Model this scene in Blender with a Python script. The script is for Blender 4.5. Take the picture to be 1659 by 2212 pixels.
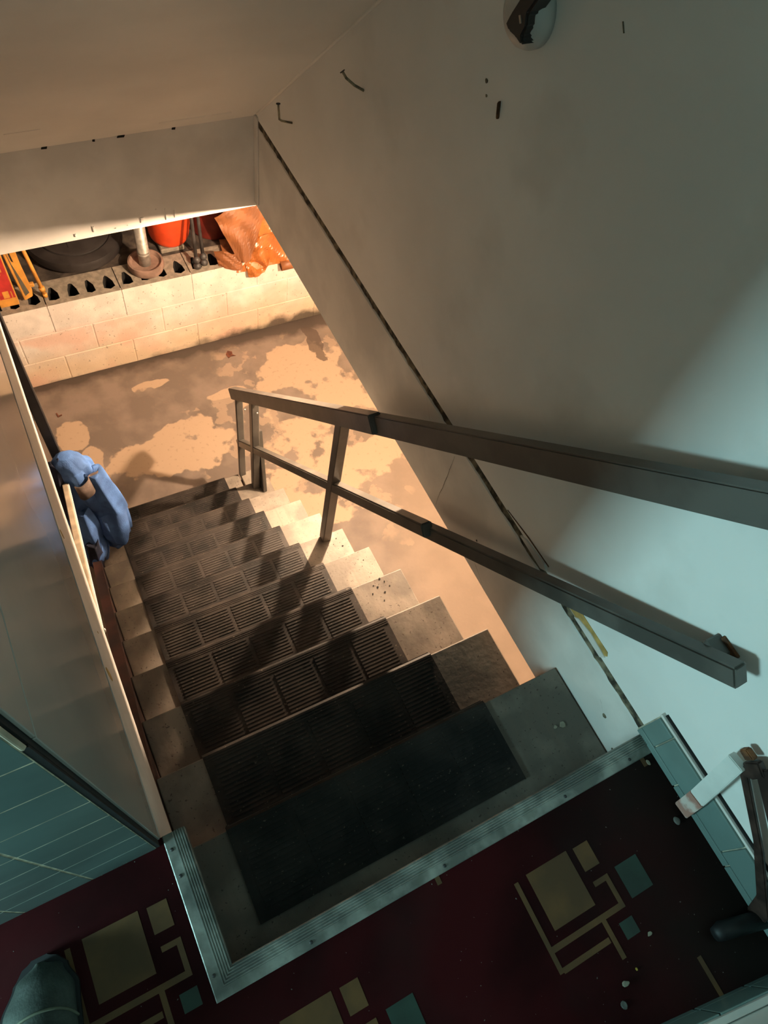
import bpy, bmesh, math, random
from mathutils import Vector, Matrix
random.seed(7)
for o in list(bpy.data.objects): bpy.data.objects.remove(o, do_unlink=True)
scene = bpy.context.scene
C = scene.collection

# ------------------------------------------------------------------ camera
cam_d = bpy.data.cameras.new('camera'); cam = bpy.data.objects.new('camera', cam_d); C.objects.link(cam)
cam.location = (0.1117, 0.0563, 1.4012)
cam.rotation_mode = 'XYZ'; cam.rotation_euler = (0.52428, -0.14166, -0.46703)
cam_d.sensor_fit = 'VERTICAL'; cam_d.sensor_height = 24.0; cam_d.lens = 24.0 * 1549.2 / 2212
cam_d.clip_start = 0.02; cam_d.clip_end = 50
scene.camera = cam
# ------------------------------------------------------------------ world, lights, exposure
world = bpy.data.worlds.new('world'); scene.world = world; world.use_nodes = True
bg = world.node_tree.nodes['Background']; bg.inputs[0].default_value = (0.55, 0.8, 0.85, 1); bg.inputs[1].default_value = 0.02
win = bpy.data.lights.new('assumed_window_light', 'AREA'); win.shape = 'RECTANGLE'; win.size = 0.27; win.size_y = 0.32  # cool side light of an assumed window, none in view
win.energy = 26; win.color = (0.52, 0.95, 1.0)
wl = bpy.data.objects.new('assumed_window_light', win); C.objects.link(wl)
wl.location = (-1.38, 0.09, 0.46)
wl.rotation_euler = (Vector((0.92, 0.0, 0.35)) - wl.location).to_track_quat('-Z', 'Y').to_euler()
BULB = Vector((1.40, 1.76, -0.348)); BULB_STRENGTH = 15600  # unseen bulb, its place assumed from the rail shadows on the steps
scene.view_settings.view_transform = 'Standard'; scene.view_settings.look = 'None'
scene.view_settings.exposure = 0.0; scene.view_settings.gamma = 1.0; scene.view_settings.use_curve_mapping = False

# ------------------------------------------------------------------ measured constants (metres)
W, L, YE, H = 0.9245, 0.2451, 2.150, 0.319
XR, T, R, Y1 = 0.903, 0.1915, 0.1856, 0.2458
YW, D, ZL = 3.29, 2.227, -1.635

# ------------------------------------------------------------------ materials
def mat(name, col, rough=.6, var=.12, scale=6., bump=0., bscale=60., metal=0., spec=.5, col2=None, lo=.42, hi=.62, detail=6.):
    m = bpy.data.materials.new(name); m.use_nodes = True
    nt = m.node_tree; b = nt.nodes['Principled BSDF']
    b.inputs['Roughness'].default_value = rough; b.inputs['Metallic'].default_value = metal
    b.inputs['Specular IOR Level'].default_value = spec
    geo = nt.nodes.new('ShaderNodeNewGeometry')
    n = nt.nodes.new('ShaderNodeTexNoise'); n.inputs['Scale'].default_value = scale; n.inputs['Detail'].default_value = detail
    nt.links.new(geo.outputs['Position'], n.inputs['Vector'])
    r = nt.nodes.new('ShaderNodeValToRGB')
    c2 = col2 or tuple(max(0, c * (1 - var * 2)) for c in col)
    c1 = col if col2 else tuple(min(1, c * (1 + var)) for c in col)
    r.color_ramp.elements[0].position = lo; r.color_ramp.elements[0].color = (*c2, 1)
    r.color_ramp.elements[1].position = hi; r.color_ramp.elements[1].color = (*c1, 1)
    nt.links.new(n.outputs['Fac'], r.inputs[0]); nt.links.new(r.outputs[0], b.inputs['Base Color'])
    if bump:
        n2 = nt.nodes.new('ShaderNodeTexNoise'); n2.inputs['Scale'].default_value = bscale; n2.inputs['Detail'].default_value = 4
        nt.links.new(geo.outputs['Position'], n2.inputs['Vector'])
        bp = nt.nodes.new('ShaderNodeBump'); bp.inputs['Strength'].default_value = bump; bp.inputs['Distance'].default_value = .004
        nt.links.new(n2.outputs['Fac'], bp.inputs['Height']); nt.links.new(bp.outputs[0], b.inputs['Normal'])
    m['ramp'] = r.name
    return m

class NT:
    """tiny node-graph helper for layered stains"""
    def __init__(s, m):
        s.t = m.node_tree; s.b = s.t.nodes['Principled BSDF']
        s.base = s.b.inputs['Base Color'].links[0].from_socket
        g = s.t.nodes.new('ShaderNodeNewGeometry'); s.pos = g.outputs['Position']
        sx = s.t.nodes.new('ShaderNodeSeparateXYZ'); s.t.links.new(s.pos, sx.inputs[0]); s.x, s.y, s.z = sx.outputs
    def math(s, op, a, b=0., clamp=False):
        n = s.t.nodes.new('ShaderNodeMath'); n.operation = op; n.use_clamp = clamp
        for i, v in enumerate((a, b)):
            if isinstance(v, (int, float)): n.inputs[i].default_value = v
            else: s.t.links.new(v, n.inputs[i])
        return n.outputs[0]
    def noise(s, scale, detail=5., off=(0, 0, 0), stretch=(1, 1, 1)):
        mp = s.t.nodes.new('ShaderNodeMapping'); mp.inputs['Location'].default_value = off; mp.inputs['Scale'].default_value = stretch
        s.t.links.new(s.pos, mp.inputs[0])
        n = s.t.nodes.new('ShaderNodeTexNoise'); n.inputs['Scale'].default_value = scale; n.inputs['Detail'].default_value = detail
        s.t.links.new(mp.outputs[0], n.inputs['Vector']); return n.outputs['Fac']
    def ramp(s, v, a, b):
        n = s.t.nodes.new('ShaderNodeMapRange'); n.clamp = True
        s.t.links.new(v, n.inputs[0]); n.inputs[1].default_value = a; n.inputs[2].default_value = b
        return n.outputs[0]
    def mix(s, fac, col):
        n = s.t.nodes.new('ShaderNodeMix'); n.data_type = 'RGBA'
        if isinstance(fac, (int, float)): n.inputs[0].default_value = fac
        else: s.t.links.new(fac, n.inputs[0])
        s.t.links.new(s.base, n.inputs[6]); n.inputs[7].default_value = (*col, 1)
        s.base = n.outputs[2]; s.t.links.new(s.base, s.b.inputs['Base Color'])
    def ell(s, cx, cy, rx, ry, nz, amp=.9):
        dx = s.math('DIVIDE', s.math('SUBTRACT', s.x, cx), rx); dy = s.math('DIVIDE', s.math('SUBTRACT', s.y, cy), ry)
        d = s.math('SQRT', s.math('ADD', s.math('MULTIPLY', dx, dx), s.math('MULTIPLY', dy, dy)))
        d = s.math('ADD', d, s.math('MULTIPLY', s.math('SUBTRACT', nz, .5), amp * 2))
        return s.math('SUBTRACT', 1.0, s.ramp(d, .97, 1.05))

M = {}
M['plaster'] = mat('painted_plaster', (.86, .85, .81), .42, .035, 2.2, .05, 25)
M['ceiling'] = mat('painted_ceiling', (.87, .84, .77), .5, .05, 1.6, .05, 18)
M['panel'] = mat('glossy_wall_panel', (.50, .47, .42), .13, .04, 2.5)
M['rim'] = mat('painted_rim', (.74, .71, .66), .5, .06, 5, .06, 30)
M['seam'] = mat('dirty_seam', (.15, .125, .08), .9, .4, 40, .5, 90)
M['dark'] = mat('dark_gap', (.008, .007, .006), .9, .2, 20)
M['tile'] = mat('teal_ceramic_tile', (.165, .245, .228), .25, .08, 4)
M['grout'] = mat('tile_grout', (.42, .40, .30), .8, .2, 40)
M['grout_d'] = mat('stained_grout', (.62, .56, .40), .8, .2, 40)
M['red'] = mat('dark_red_vinyl', (.036, .0032, .0042), .55, .25, 3.5, .04, 60, spec=.08)
M['cream'] = mat('cream_vinyl', (.120, .054, .013), .55, .15, 12)
M['green'] = mat('green_vinyl', (.017, .042, .030), .5, .15, 12)
M['slab'] = mat('slab_edge', (.10, .05, .04), .8, .2, 20)
M['alu'] = mat('tarnished_aluminium', (.30, .31, .28), .42, .25, 14, .1, 120, metal=.45)
M['tread'] = mat('painted_tread', (.20, .168, .135), .6, .18, 9, .15, 70)
M['rubber'] = mat('dusty_rubber', (.021, .0163, .0137), .6, .35, 11, .1, 120, spec=.3)
M['riser'] = mat('riser_wood', (.10, .05, .035), .7, .2, 12)
M['stringer'] = mat('dark_red_stringer', (.045, .014, .009), .7, .3, 9, .1, 60)
M['rail'] = mat('grey_painted_wood', (.100, .092, .080), .36, .12, 10, .06, 70)
M['rail_pale'] = mat('beige_painted_wood', (.52, .42, .30), .5, .12, 14, .06, 70)
M['black'] = mat('black_steel', (.012, .011, .012), .4, .2, 20)
M['conc'] = mat('block_concrete', (.27, .23, .18), .9, .12, 30, .5, 110)
M['block'] = mat('painted_block', (.74, .67, .60), .7, .06, 9, .35, 90)
M['dirt'] = mat('crawlspace_dirt', (.06, .045, .035), .95, .3, 14, .6, 40)
M['bfloor'] = mat('basement_floor_paint', (.185, .14, .112), .6, .12, 6, .1, 60)
M['bceil'] = mat('basement_ceiling', (.80, .77, .72), .9, .1, 6)
M['bwall'] = mat('basement_side_wall', (.76, .74, .69), .9, .1, 6)
M['blue'] = mat('blue_cotton', (.065, .15, .38), .85, .15, 14, .3, 260)
M['navy'] = mat('navy_lining_shade', (.012, .016, .045), .9, .3, 14, .2, 200)  # lining colour, also the painted-in shade of the jacket tail
M['brown'] = mat('brown_webbing', (.12, .085, .07), .85, .1, 60)
M['orange_tarp'] = mat('orange_tarp', (.42, .13, .028), .33, .14, 9, .12, 40)
M['tarp_in'] = mat('dull_tarp', (.27, .095, .032), .5, .14, 9, .1, 40)
M['orange'] = mat('orange_red_plastic', (.85, .085, .02), .4, .08, 9)
M['tub'] = mat('black_plastic', (.030, .026, .025), .45, .15, 12)
M['galv'] = mat('galvanised_steel', (.48, .45, .40), .45, .12, 30, metal=.6)
M['flange'] = mat('pinkish_flange', (.26, .165, .125), .7, .15, 14, .2, 80)
M['iron'] = mat('dark_iron', (.05, .045, .043), .5, .2, 18)
M['yellow'] = mat('yellow_orange_plastic', (.66, .30, .055), .5, .10, 12)
M['cred'] = mat('carton_red', (.50, .035, .03), .5, .12, 14)
M['grey'] = mat('grey_steel', (.11, .10, .075), .5, .1, 20)
M['chrome'] = mat('chrome', (.75, .74, .72), .15, .05, 10, metal=1.)
M['white'] = mat('white_ceramic', (.60, .58, .54), .35, .06, 9)
M['wstrip'] = mat('white_painted_wood', (.72, .74, .70), .5, .06, 9, .1, 60)
M['wbrown'] = mat('brown_painted_metal', (.045, .025, .019), .45, .25, 30)
M['rust'] = mat('rusty_iron', (.17, .065, .022), .8, .3, 60)
M['nail'] = mat('paint_spattered_nail', (.30, .25, .16), .6, .3, 60)
M['yellowwood'] = mat('bare_yellow_wood', (.52, .33, .10), .7, .15, 25)
M['shoe'] = mat('grey_green_canvas', (.055, .068, .056), .75, .2, 18, .2, 200)
M['shoe_band'] = mat('pale_shoe_piping', (.15, .16, .11), .7, .15, 25)
M['sole'] = mat('black_rubber_sole', (.006, .006, .007), .6, .2, 20)
M['chip'] = mat('pale_chip', (.34, .31, .23), .8, .1, 60)
M['chip_y'] = mat('yellow_chip', (.55, .38, .06), .8, .1, 60)
M['dust'] = mat('grey_fluff', (.14, .14, .125), .95, .2, 60)
M['leaf'] = mat('dry_leaf', (.12, .035, .015), .8, .2, 60)
M['porcelain'] = mat('porcelain', (.7, .68, .62), .3, .03, 8)

# --- stains with shapes of their own
def wood_grain(m, axis, dark):
    g = NT(m); st = {'x': (2, 40, 40), 'y': (40, 2, 40)}[axis]
    g.mix(g.math('MULTIPLY', g.ramp(g.noise(1.6, 4, stretch=st), .5, .72), .45), dark)
wood_grain(M['tread'], 'y', (.17, .125, .095))
g = NT(M['tread']); g.mix(g.math('MULTIPLY', g.ramp(g.noise(130, 2), .66, .70), .8), (.05, .035, .025))
g = NT(M['rubber']); g.mix(g.math('MULTIPLY', g.ramp(g.noise(5, 6, off=(3, 1, 2)), .48, .72), .5), (.060, .046, .037))
g.mix(g.math('MULTIPLY', g.ramp(g.noise(160, 1), .72, .74), .6), (.2, .16, .12))
g = NT(M['red']); g.mix(g.math('MULTIPLY', g.ramp(g.noise(4.5, 7), .52, .78), .35), (.028, .017, .016))
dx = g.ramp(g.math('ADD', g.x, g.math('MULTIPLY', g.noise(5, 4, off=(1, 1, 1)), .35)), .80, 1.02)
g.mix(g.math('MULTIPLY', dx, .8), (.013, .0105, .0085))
g.mix(g.math('MULTIPLY', g.ramp(g.noise(170, 1), .775, .785), .6), (.3, .28, .25))
# basement floor: bare patches where the paint has lifted, damp line along the wall
g = NT(M['bfloor'])
nz = g.noise(4.2, 9, off=(2, 0, 0)); nb = g.noise(11, 8, off=(5, 0, 0))
nm = g.math('ADD', g.math('MULTIPLY', nz, .7), g.math('MULTIPLY', nb, .3))
bare = None
for e in ((.52, 2.56, .34, .17), (.66, 2.66, .17, .11), (.04, 2.85, .085, .12), (.10, 2.66, .07, .10), (1.55, 2.42, .42, .50),
          (1.36, 2.02, .42, .27), (1.28, 2.74, .24, .17), (.58, 3.08, .13, .035), (1.0, 2.86, .14, .04), (1.5, 2.95, .35, .16)):
    v = g.ell(*e, nm, 1.15); bare = v if bare is None else g.math('MAXIMUM', bare, v)
spots = g.ramp(g.noise(8, 9, off=(7, 7, 0)), .555, .575)
region = g.ell(1.45, 2.45, .75, .85, nz, .5)
bare = g.math('MULTIPLY', bare, g.math('SUBTRACT', 1.0, g.math('MULTIPLY', g.ramp(g.noise(3.3, 6, off=(1, 4, 0)), .545, .57), .95)))
g.mix(bare, (.40, .285, .195))
g.mix(g.math('MULTIPLY', g.math('MULTIPLY', spots, region), .5), (.40, .285, .195))
g.mix(g.math('MULTIPLY', g.ramp(g.noise(45, 3), .62, .70), .35), (.20, .13, .09))
tan = g.ramp(g.math('SUBTRACT', g.x, g.math('MULTIPLY', g.y, .25)), .95, 1.3)
g.mix(g.math('MULTIPLY', g.math('MULTIPLY', tan, g.math('SUBTRACT', 1.0, bare)), .55), (.29, .205, .14))
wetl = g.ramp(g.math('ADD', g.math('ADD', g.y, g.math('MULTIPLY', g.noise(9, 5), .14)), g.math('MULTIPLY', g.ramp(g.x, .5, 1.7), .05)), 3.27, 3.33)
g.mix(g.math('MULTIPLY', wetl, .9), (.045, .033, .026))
drip = g.ell(1.685, 3.08, .045, .15, g.noise(9, 6), 1.3)
g.mix(g.math('MULTIPLY', drip, .8), (.06, .04, .03))
# painted blocks: yellow and pink bloom, mould at the foot
g = NT(M['block'])
low = g.ramp(g.math('ADD', g.z, g.math('MULTIPLY', g.noise(3, 5), .35)), -1.72, -1.98)
g.mix(g.math('MULTIPLY', low, .6), (.70, .47, .24))
pink = g.math('MULTIPLY', g.ramp(g.noise(3.2, 5, off=(4, 2, 1)), .47, .60), g.ramp(g.z, -1.80, -1.86))
g.mix(g.math('MULTIPLY', pink, .6), (.74, .43, .31))
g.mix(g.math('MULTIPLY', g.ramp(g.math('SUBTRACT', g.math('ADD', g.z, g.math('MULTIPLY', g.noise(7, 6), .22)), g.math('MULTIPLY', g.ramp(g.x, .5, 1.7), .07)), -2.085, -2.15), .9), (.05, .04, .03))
g.mix(g.math('MULTIPLY', g.ramp(g.noise(60, 2, off=(2, 5, 1)), .68, .72), .6), (.2, .15, .1))
# plaster smudges
g = NT(M['plaster'])
g.mix(g.math('MULTIPLY', g.ramp(g.noise(3.5, 7, off=(8, 3, 1)), .56, .75), .25), (.30, .27, .21))
g = NT(M['alu']); g.mix(g.math('MULTIPLY', g.ramp(g.noise(30, 6), .52, .66), .6), (.16, .17, .14))

# ------------------------------------------------------------------ mesh helpers
def link(name, me, m, parent=None, loc=None, rot=None):
    o = bpy.data.objects.new(name, me); C.objects.link(o)
    if m is not None and len(me.materials) == 0:
        for q in (m if isinstance(m, (list, tuple)) else [m]): me.materials.append(q)
    if loc is not None: o.location = loc
    if rot is not None: o.rotation_euler = rot
    if parent is not None:
        o.parent = parent
        o.matrix_parent_inverse = Matrix.Translation(-Vector(parent.location))
    return o
def raw(name, vs, fs, smooth=False):
    me = bpy.data.meshes.new(name); me.from_pydata([tuple(v) for v in vs], [], fs); me.validate()
    b = bmesh.new(); b.from_mesh(me); bmesh.ops.recalc_face_normals(b, faces=b.faces); b.to_mesh(me); b.free()
    if smooth: me.polygons.foreach_set('use_smooth', [True] * len(me.polygons))
    return me
def boxme(name, x, y, z, bevel=0., seg=1):
    vs = [(a, b, c) for c in z for b in y for a in x]
    me = raw(name, vs, [(0, 1, 3, 2), (4, 6, 7, 5), (0, 4, 5, 1), (2, 3, 7, 6), (0, 2, 6, 4), (1, 5, 7, 3)])
    if bevel:
        b = bmesh.new(); b.from_mesh(me); bmesh.ops.bevel(b, geom=b.edges[:], offset=bevel, segments=seg, affect='EDGES', profile=.5); b.to_mesh(me); b.free()
    return me
def box(name, x, y, z, m, parent=None, bevel=0., seg=1): return link(name, boxme(name, x, y, z, bevel, seg), m, parent)
def prism(name, poly, axis, a, b, m, parent=None, bevel=0.):
    def P(u, v, w): return {'x': (w, u, v), 'y': (u, w, v), 'z': (u, v, w)}[axis]
    n = len(poly); vs = [P(u, v, a) for u, v in poly] + [P(u, v, b) for u, v in poly]
    fs = [tuple(range(n)), tuple(range(n, 2 * n))[::-1]] + [(i, (i + 1) % n, n + (i + 1) % n, n + i) for i in range(n)]
    me = raw(name, vs, fs)
    if bevel:
        q = bmesh.new(); q.from_mesh(me); bmesh.ops.bevel(q, geom=q.edges[:], offset=bevel, segments=2, affect='EDGES'); q.to_mesh(me); q.free()
    return link(name, me, m, parent)
def tubeme(name, pts, rad, n=10, cap=True):
    pts = [Vector(p) for p in pts]; rads = rad if isinstance(rad, (list, tuple)) else [rad] * len(pts)
    vs, fs = [], []; up = Vector((.31, .17, .93))
    for i, p in enumerate(pts):
        d = (pts[min(i + 1, len(pts) - 1)] - pts[max(i - 1, 0)]).normalized()
        u = d.cross(up); u = (u if u.length > 1e-4 else d.cross(Vector((1, 0, 0)))).normalized(); v = d.cross(u)
        for k in range(n):
            a = 2 * math.pi * k / n; vs.append(p + (u * math.cos(a) + v * math.sin(a)) * rads[i])
    for i in range(len(pts) - 1):
        for k in range(n): fs.append((i * n + k, i * n + (k + 1) % n, (i + 1) * n + (k + 1) % n, (i + 1) * n + k))
    if cap: fs += [tuple(range(n))[::-1], tuple(range((len(pts) - 1) * n, len(pts) * n))]
    return raw(name, vs, fs, True)
def tube(name, pts, rad, m, parent=None, n=10): return link(name, tubeme(name, pts, rad, n), m, parent)
def latheme(name, prof, n=40, closed=False):
    vs, fs = [], []
    for r_, z_ in prof:
        for k in range(n):
            a = 2 * math.pi * k / n; vs.append((r_ * math.cos(a), r_ * math.sin(a), z_))
    for i in range(len(prof) - 1):
        for k in range(n): fs.append((i * n + k, i * n + (k + 1) % n, (i + 1) * n + (k + 1) % n, (i + 1) * n + k))
    fs += [tuple(range(n))[::-1], tuple(range((len(prof) - 1) * n, len(prof) * n))]
    me = raw(name, vs, fs, True)
    return me
def autosmooth(o, ang=40):
    b = bmesh.new(); b.from_mesh(o.data)
    for e in b.edges:
        if len(e.link_faces) == 2 and e.calc_face_angle(0) > math.radians(ang): e.smooth = False
    b.to_mesh(o.data); b.free()
def bar(name, p0, p1, sz, sx, m, parent=None, bevel=.003):
    """rectangular bar between two points lying in a plane of constant x; sz across, sx along x"""
    p0, p1 = Vector(p0), Vector(p1); d = (p1 - p0).normalized(); n = Vector((0, -d.z, d.y)); ex = Vector((1, 0, 0))
    vs = [p + n * a * sz / 2 + ex * b * sx / 2 for p in (p0, p1) for a, b in ((-1, -1), (1, -1), (1, 1), (-1, 1))]
    me = raw(name, vs, [(0, 1, 2, 3), (7, 6, 5, 4)] + [(i, (i + 1) % 4, 4 + (i + 1) % 4, 4 + i) for i in range(4)])
    if bevel:
        q = bmesh.new(); q.from_mesh(me); bmesh.ops.bevel(q, geom=q.edges[:], offset=bevel, segments=2, affect='EDGES'); q.to_mesh(me); q.free()
    return link(name, me, m, parent)
def tag(o, label, cat, group=None):
    o['label'] = label; o['category'] = cat
    if group: o['group'] = group
    return o
def thing(name, label, cat, loc=(0, 0, 0), group=None):
    o = bpy.data.objects.new(name, None); o.empty_display_size = .05; C.objects.link(o); o.location = loc
    return tag(o, label, cat, group)
def struct(o, label=None):
    o['kind'] = 'structure'
    if label: o['label'] = label
    return o

# ================================================================== THE SETTING
# landing floor: slab in two boxes under a vinyl sheet with inlaid pieces
fl = struct(raw and link('floor', (lambda b: b)(prism('floor_tmp', [(-1.45, -1.4), (W + .02, -1.4), (W + .02, .024), (.036, .024), (.036, .262), (-1.45, .262)], 'z', -.10, 0, None).data), M['red']),
            'dark red vinyl landing floor with cream and green inlaid blocks')
bpy.data.objects.remove(bpy.data.objects['floor_tmp'])
fl.data.materials.clear(); fl.data.materials.append(M['red'])
PAT = [('c', .558, .648, -.176, -.078), ('c', .662, .695, -.124, -.081), ('c', .530, .5385, -.235, -.081), ('c', .5385, .640, -.2375, -.228),
       ('c', .5385, .698, -.2035, -.1935), ('c', .689, .698, -.1935, -.144), ('c', .665, .689, -.153, -.144), ('c', .643, .652, -.268, -.2035),
       ('g', .717, .767, -.199, -.142), ('g', .670, .699, -.248, -.220)]
P9 = .2385
def clip_rects(x0, x1, y0, y1):
    out = []
    x0, x1 = max(x0, -1.4), min(x1, W - .014); y0, y1 = max(y0, -1.2), min(y1, .243)
    if x1 <= x0 or y1 <= y0: return out
    if y0 < -.007: out.append((x0, x1, y0, min(y1, -.007)))
    if y1 > -.007 and x0 < .002: out.append((x0, min(x1, .002), max(y0, -.007), y1))
    return [q for q in out if q[1] - q[0] > .003 and q[3] - q[2] > .003]
for ci in range(-5, 2):
    for cj in range(-1, 2):
        if (ci + cj) % 2: continue
        for kind, x0, x1, y0, y1 in PAT:
            if (ci, cj) == (1, -1) and (x0, x1) != (.530, .5385): continue
            ox, oy = ci * P9, cj * P9 * 1.03 - ci * .0015
            for (a, b_, c, d_) in clip_rects(x0 + ox, x1 + ox, y0 + oy, y1 + oy):
                box('cream_inlay' if kind == 'c' else 'green_inlay', (a, b_), (c, d_), (-.001, .0006), M['cream' if kind == 'c' else 'green'], fl)

# right wall: plaster above the floor line, dirty open joint, painted rim board hanging below
wr = struct(box('wall_right', (W, W + .10), (-.56, YE), (.013, 2.45), M['plaster']), 'off-white plaster wall beside the stairs')
box('rim_board', (W, W + .045), (-.02, YE), (-H, -.014), M['rim'], wr, .003)
# joint filler: ragged strip
vs, fs = [], []; n = 120
for i in range(n + 1):
    y = .012 + (YE - .014) * i / n
    d = .0015 + .0035 * random.random()
    vs += [(W + d, y, -.016 + .003 * random.random()), (W + d + .003 * random.random(), y, .015)]
    if i: fs.append((2 * i - 2, 2 * i, 2 * i + 1, 2 * i - 1))
link('joint_filler', raw('joint_filler', vs, fs), M['seam'], wr)
box('joint_back', (W + .014, W + .02), (.0, YE), (-.02, .02), M['dark'], wr)
# torn plaster lip with bare wood beside the joint
prism('bare_wood_patch', [(.330, .016), (.300, .047), (.255, .047), (.198, .048), (.192, .038), (.205, .016)], 'x', W - .0012, W + .004, M['yellowwood'], wr)
prism('torn_plaster_lip', [(.520, .006), (.50, .020), (.43, .030), (.415, .018), (.43, .004)], 'x', W - .004, W + .003, M['rim'], wr, .001)
prism('torn_plaster_crack', [(.585, .018), (.50, .031), (.418, .036), (.417, .033), (.50, .027), (.585, .016)], 'x', W - .0012, W + .003, M['rust'], wr)
prism('torn_plaster_lip', [(.300, .013), (.29, .026), (.25, .035), (.21, .032), (.193, .030), (.20, .013)], 'x', W - .003, W + .003, M['rim'], wr, .0008)
# small holes and hair cracks in the plaster and the rim
for nm, y, z, s in (('nail_hole', 1.06, .735, .004), ('nail_hole', 1.05, .715, .0025), ('nail_hole', .098, -.11, .006), ('nail_hole', .03, -.16, .004), ('nail_hole', .62, -.20, .003), ('nail_hole', .45, .36, .003)):
    prism(nm, [(y + s * math.cos(a) * (1 + .3 * math.sin(3 * a)), z + s * math.sin(a)) for a in [k * math.pi / 4 for k in range(8)]], 'x', W - .0009, W + .002, M['seam'], wr)
def crack(pts, w, parent, m):
    vs, fs = [], []
    for i, (y, z) in enumerate(pts):
        ww = w * (1 - abs(2 * i / (len(pts) - 1) - 1) * .6)
        vs += [(W - .0008, y - ww, z - ww), (W - .0008, y + ww, z + ww)]
        if i: fs.append((2 * i - 2, 2 * i, 2 * i + 1, 2 * i - 1))
    link('hair_crack', raw('hair_crack', vs, fs), m, parent)
crack([(1.06 - .02 * k + .006 * random.random(), .10 - .026 * k) for k in range(9)], .0006, wr, M['seam'])
crack([(.80 + .004 * random.random(), -.06 - .03 * k) for k in range(9)], .0008, wr, M['seam'])
crack([(.62 - .012 * k + .006 * random.random(), -.26 - .006 * k) for k in range(8)], .0010, wr, M['seam'])
crack([(.14 - .006 * k + .003 * random.random(), -.075 - .005 * k) for k in range(7)], .0008, wr, M['seam'])

# far header under the sloping soffit
wb = struct(box('wall_back', (-.10, W + .10), (YE, YE + .13), (-H, .03), M['rim']), 'painted header across the foot of the sloping ceiling')
for x, z, w_, h_ in ((.60, -.285, .0025, .045), (.63, -.29, .0015, .03), (.52, -.29, .012, .02), (.36, -.29, .006, .022), (.30, -.30, .005, .012), (.57, -.26, .004, .004), (.47, -.30, .003, .003), (.43, -.302, .003, .003)):
    box('paint_drip', (x - w_ / 2, x + w_ / 2), (YE - .002, YE + .003), (z - h_ / 2, min(z + h_ / 2, -.2)), M['rim'], wb, .0006)
for x, w_ in ((.28, .018), (.50, .024), (.42, .008), (.66, .012)):
    prism('joint_gap', [(x - w_ / 2, .0185 - .010), (x + w_ / 2 * .7, .0175 - .010), (x + w_ / 2, .020 - .006), (x - w_ / 3, .021 - .006)], 'y', YE - .003, YE + .003, M['dark'], wb)
# sloping soffit (underside of the flight above)
SL = .951
def zc(y): return .028 + (2.134 - y) * SL
ce = struct(prism('ceiling', [(YE + .02, zc(YE + .02)), (-.30, zc(-.30)), (-.30, zc(-.30) + .12), (YE + .02, zc(YE + .02) + .12)], 'x', -.10, W + .10, M['ceiling']), 'sloping painted soffit under the upper stair flight')
def on_ceiling(name, x0, x1, y, w_, m, lift=.0012, taper=0.0):
    vs = []; 
    for x, ww in ((x0, w_ * (1 - taper)), (x1, w_)):
        for s in (-1, 1): yy = y + s * ww / 2; vs.append((x, yy, zc(yy) - lift)); 
    vs2 = [(v[0], v[1], v[2] + .003) for v in vs]
    link(name, raw(name, vs + vs2, [(0, 1, 3, 2), (4, 6, 7, 5), (0, 2, 6, 4), (1, 5, 7, 3), (0, 4, 5, 1), (2, 3, 7, 6)]), m, ce)
on_ceiling('paint_ridge', .60, .82, 2.075, .004, M['ceiling'], .003, .5)
on_ceiling('paint_ridge', .18, .27, 1.98, .006, M['ceiling'], .002, .5)
box('corner_bead', (W - .006, W + .001), (2.120, YE), (-.30, .02), M['rim'], wb, .002)
# soft caulk line where soffit meets the right wall
tube('corner_caulk', [(W - .001, y, zc(y) - .001) for y in (2.13, 1.8, 1.4, .9, .4, -.2)], .0045, M['ceiling'], ce, 8)

# left wall: glossy panel in two sheets, dark joint, rim board below
wlft = struct(box('wall_left', (-.10, -.004), (.252, YE), (.010, 2.40), M['dark']), 'glossy painted wall panel closing the left side of the stairs')
box('wall_panel', (-.004, 0), (.258, YE), (.016, .785), M['panel'], wlft, .0008)
box('wall_panel', (-.004, 0), (.258, YE), (.789, 2.40), M['panel'], wlft, .0008)
# rim with a chipped lower edge
poly = []; n = 70
for i in range(n + 1): poly.append((.262 + (YE - .262) * i / n, -.005 - .004 * random.random()))
for i in range(n, -1, -1): poly.append((.262 + (YE - .262) * i / n, -H + (.004 * random.random() if random.random() < .35 else 0)))
prism('rim_board', poly, 'x', -.040, 0.0, M['rim'], wlft)
for y, z, s in ((.93, -.04, .02), (.60, -.06, .035), (.72, -.12, .006)):
    prism('paint_chip_scar', [(y + s * .3 * math.cos(a), z + s * math.sin(a)) for a in [k * math.pi / 4 for k in range(8)]], 'x', -.002, .0008, M['yellowwood'], wlft)

# tiled wall left of the opening
TL = .1085
wt = struct(box('wall_tiled', (-1.45, -.0108), (L + .0039, .36), (0.0, 2.40), M['grout_d']), 'teal tiled wall beside the stair opening')
tm = boxme('tile', (-.5 * TL + .0020, .5 * TL - .0020), (-.0030, .0030), (-.5 * TL + .0020, .5 * TL - .0020), .0004, 2); tm.materials.append(M['tile'])
for c in range(13):
    for r_ in range(8):
        o = link('tile', tm, None, wt, (-.010 - TL * (c + .5), L + .0065, TL * (r_ + .5) - .002), None)
box('wall_plaster', (-1.45, -.006), (L + .002, L + .012), (8 * TL + .002, 2.40), M['plaster'], wt)
box('corner_strip', (-.011, -.0055), (L + .002, .252), (.80, 1.25), M['rail_pale'], wt, .002)
box('corner_gap', (-.0112, -.0045), (L + .004, .258), (.001, .80), M['dark'], wt)

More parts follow.
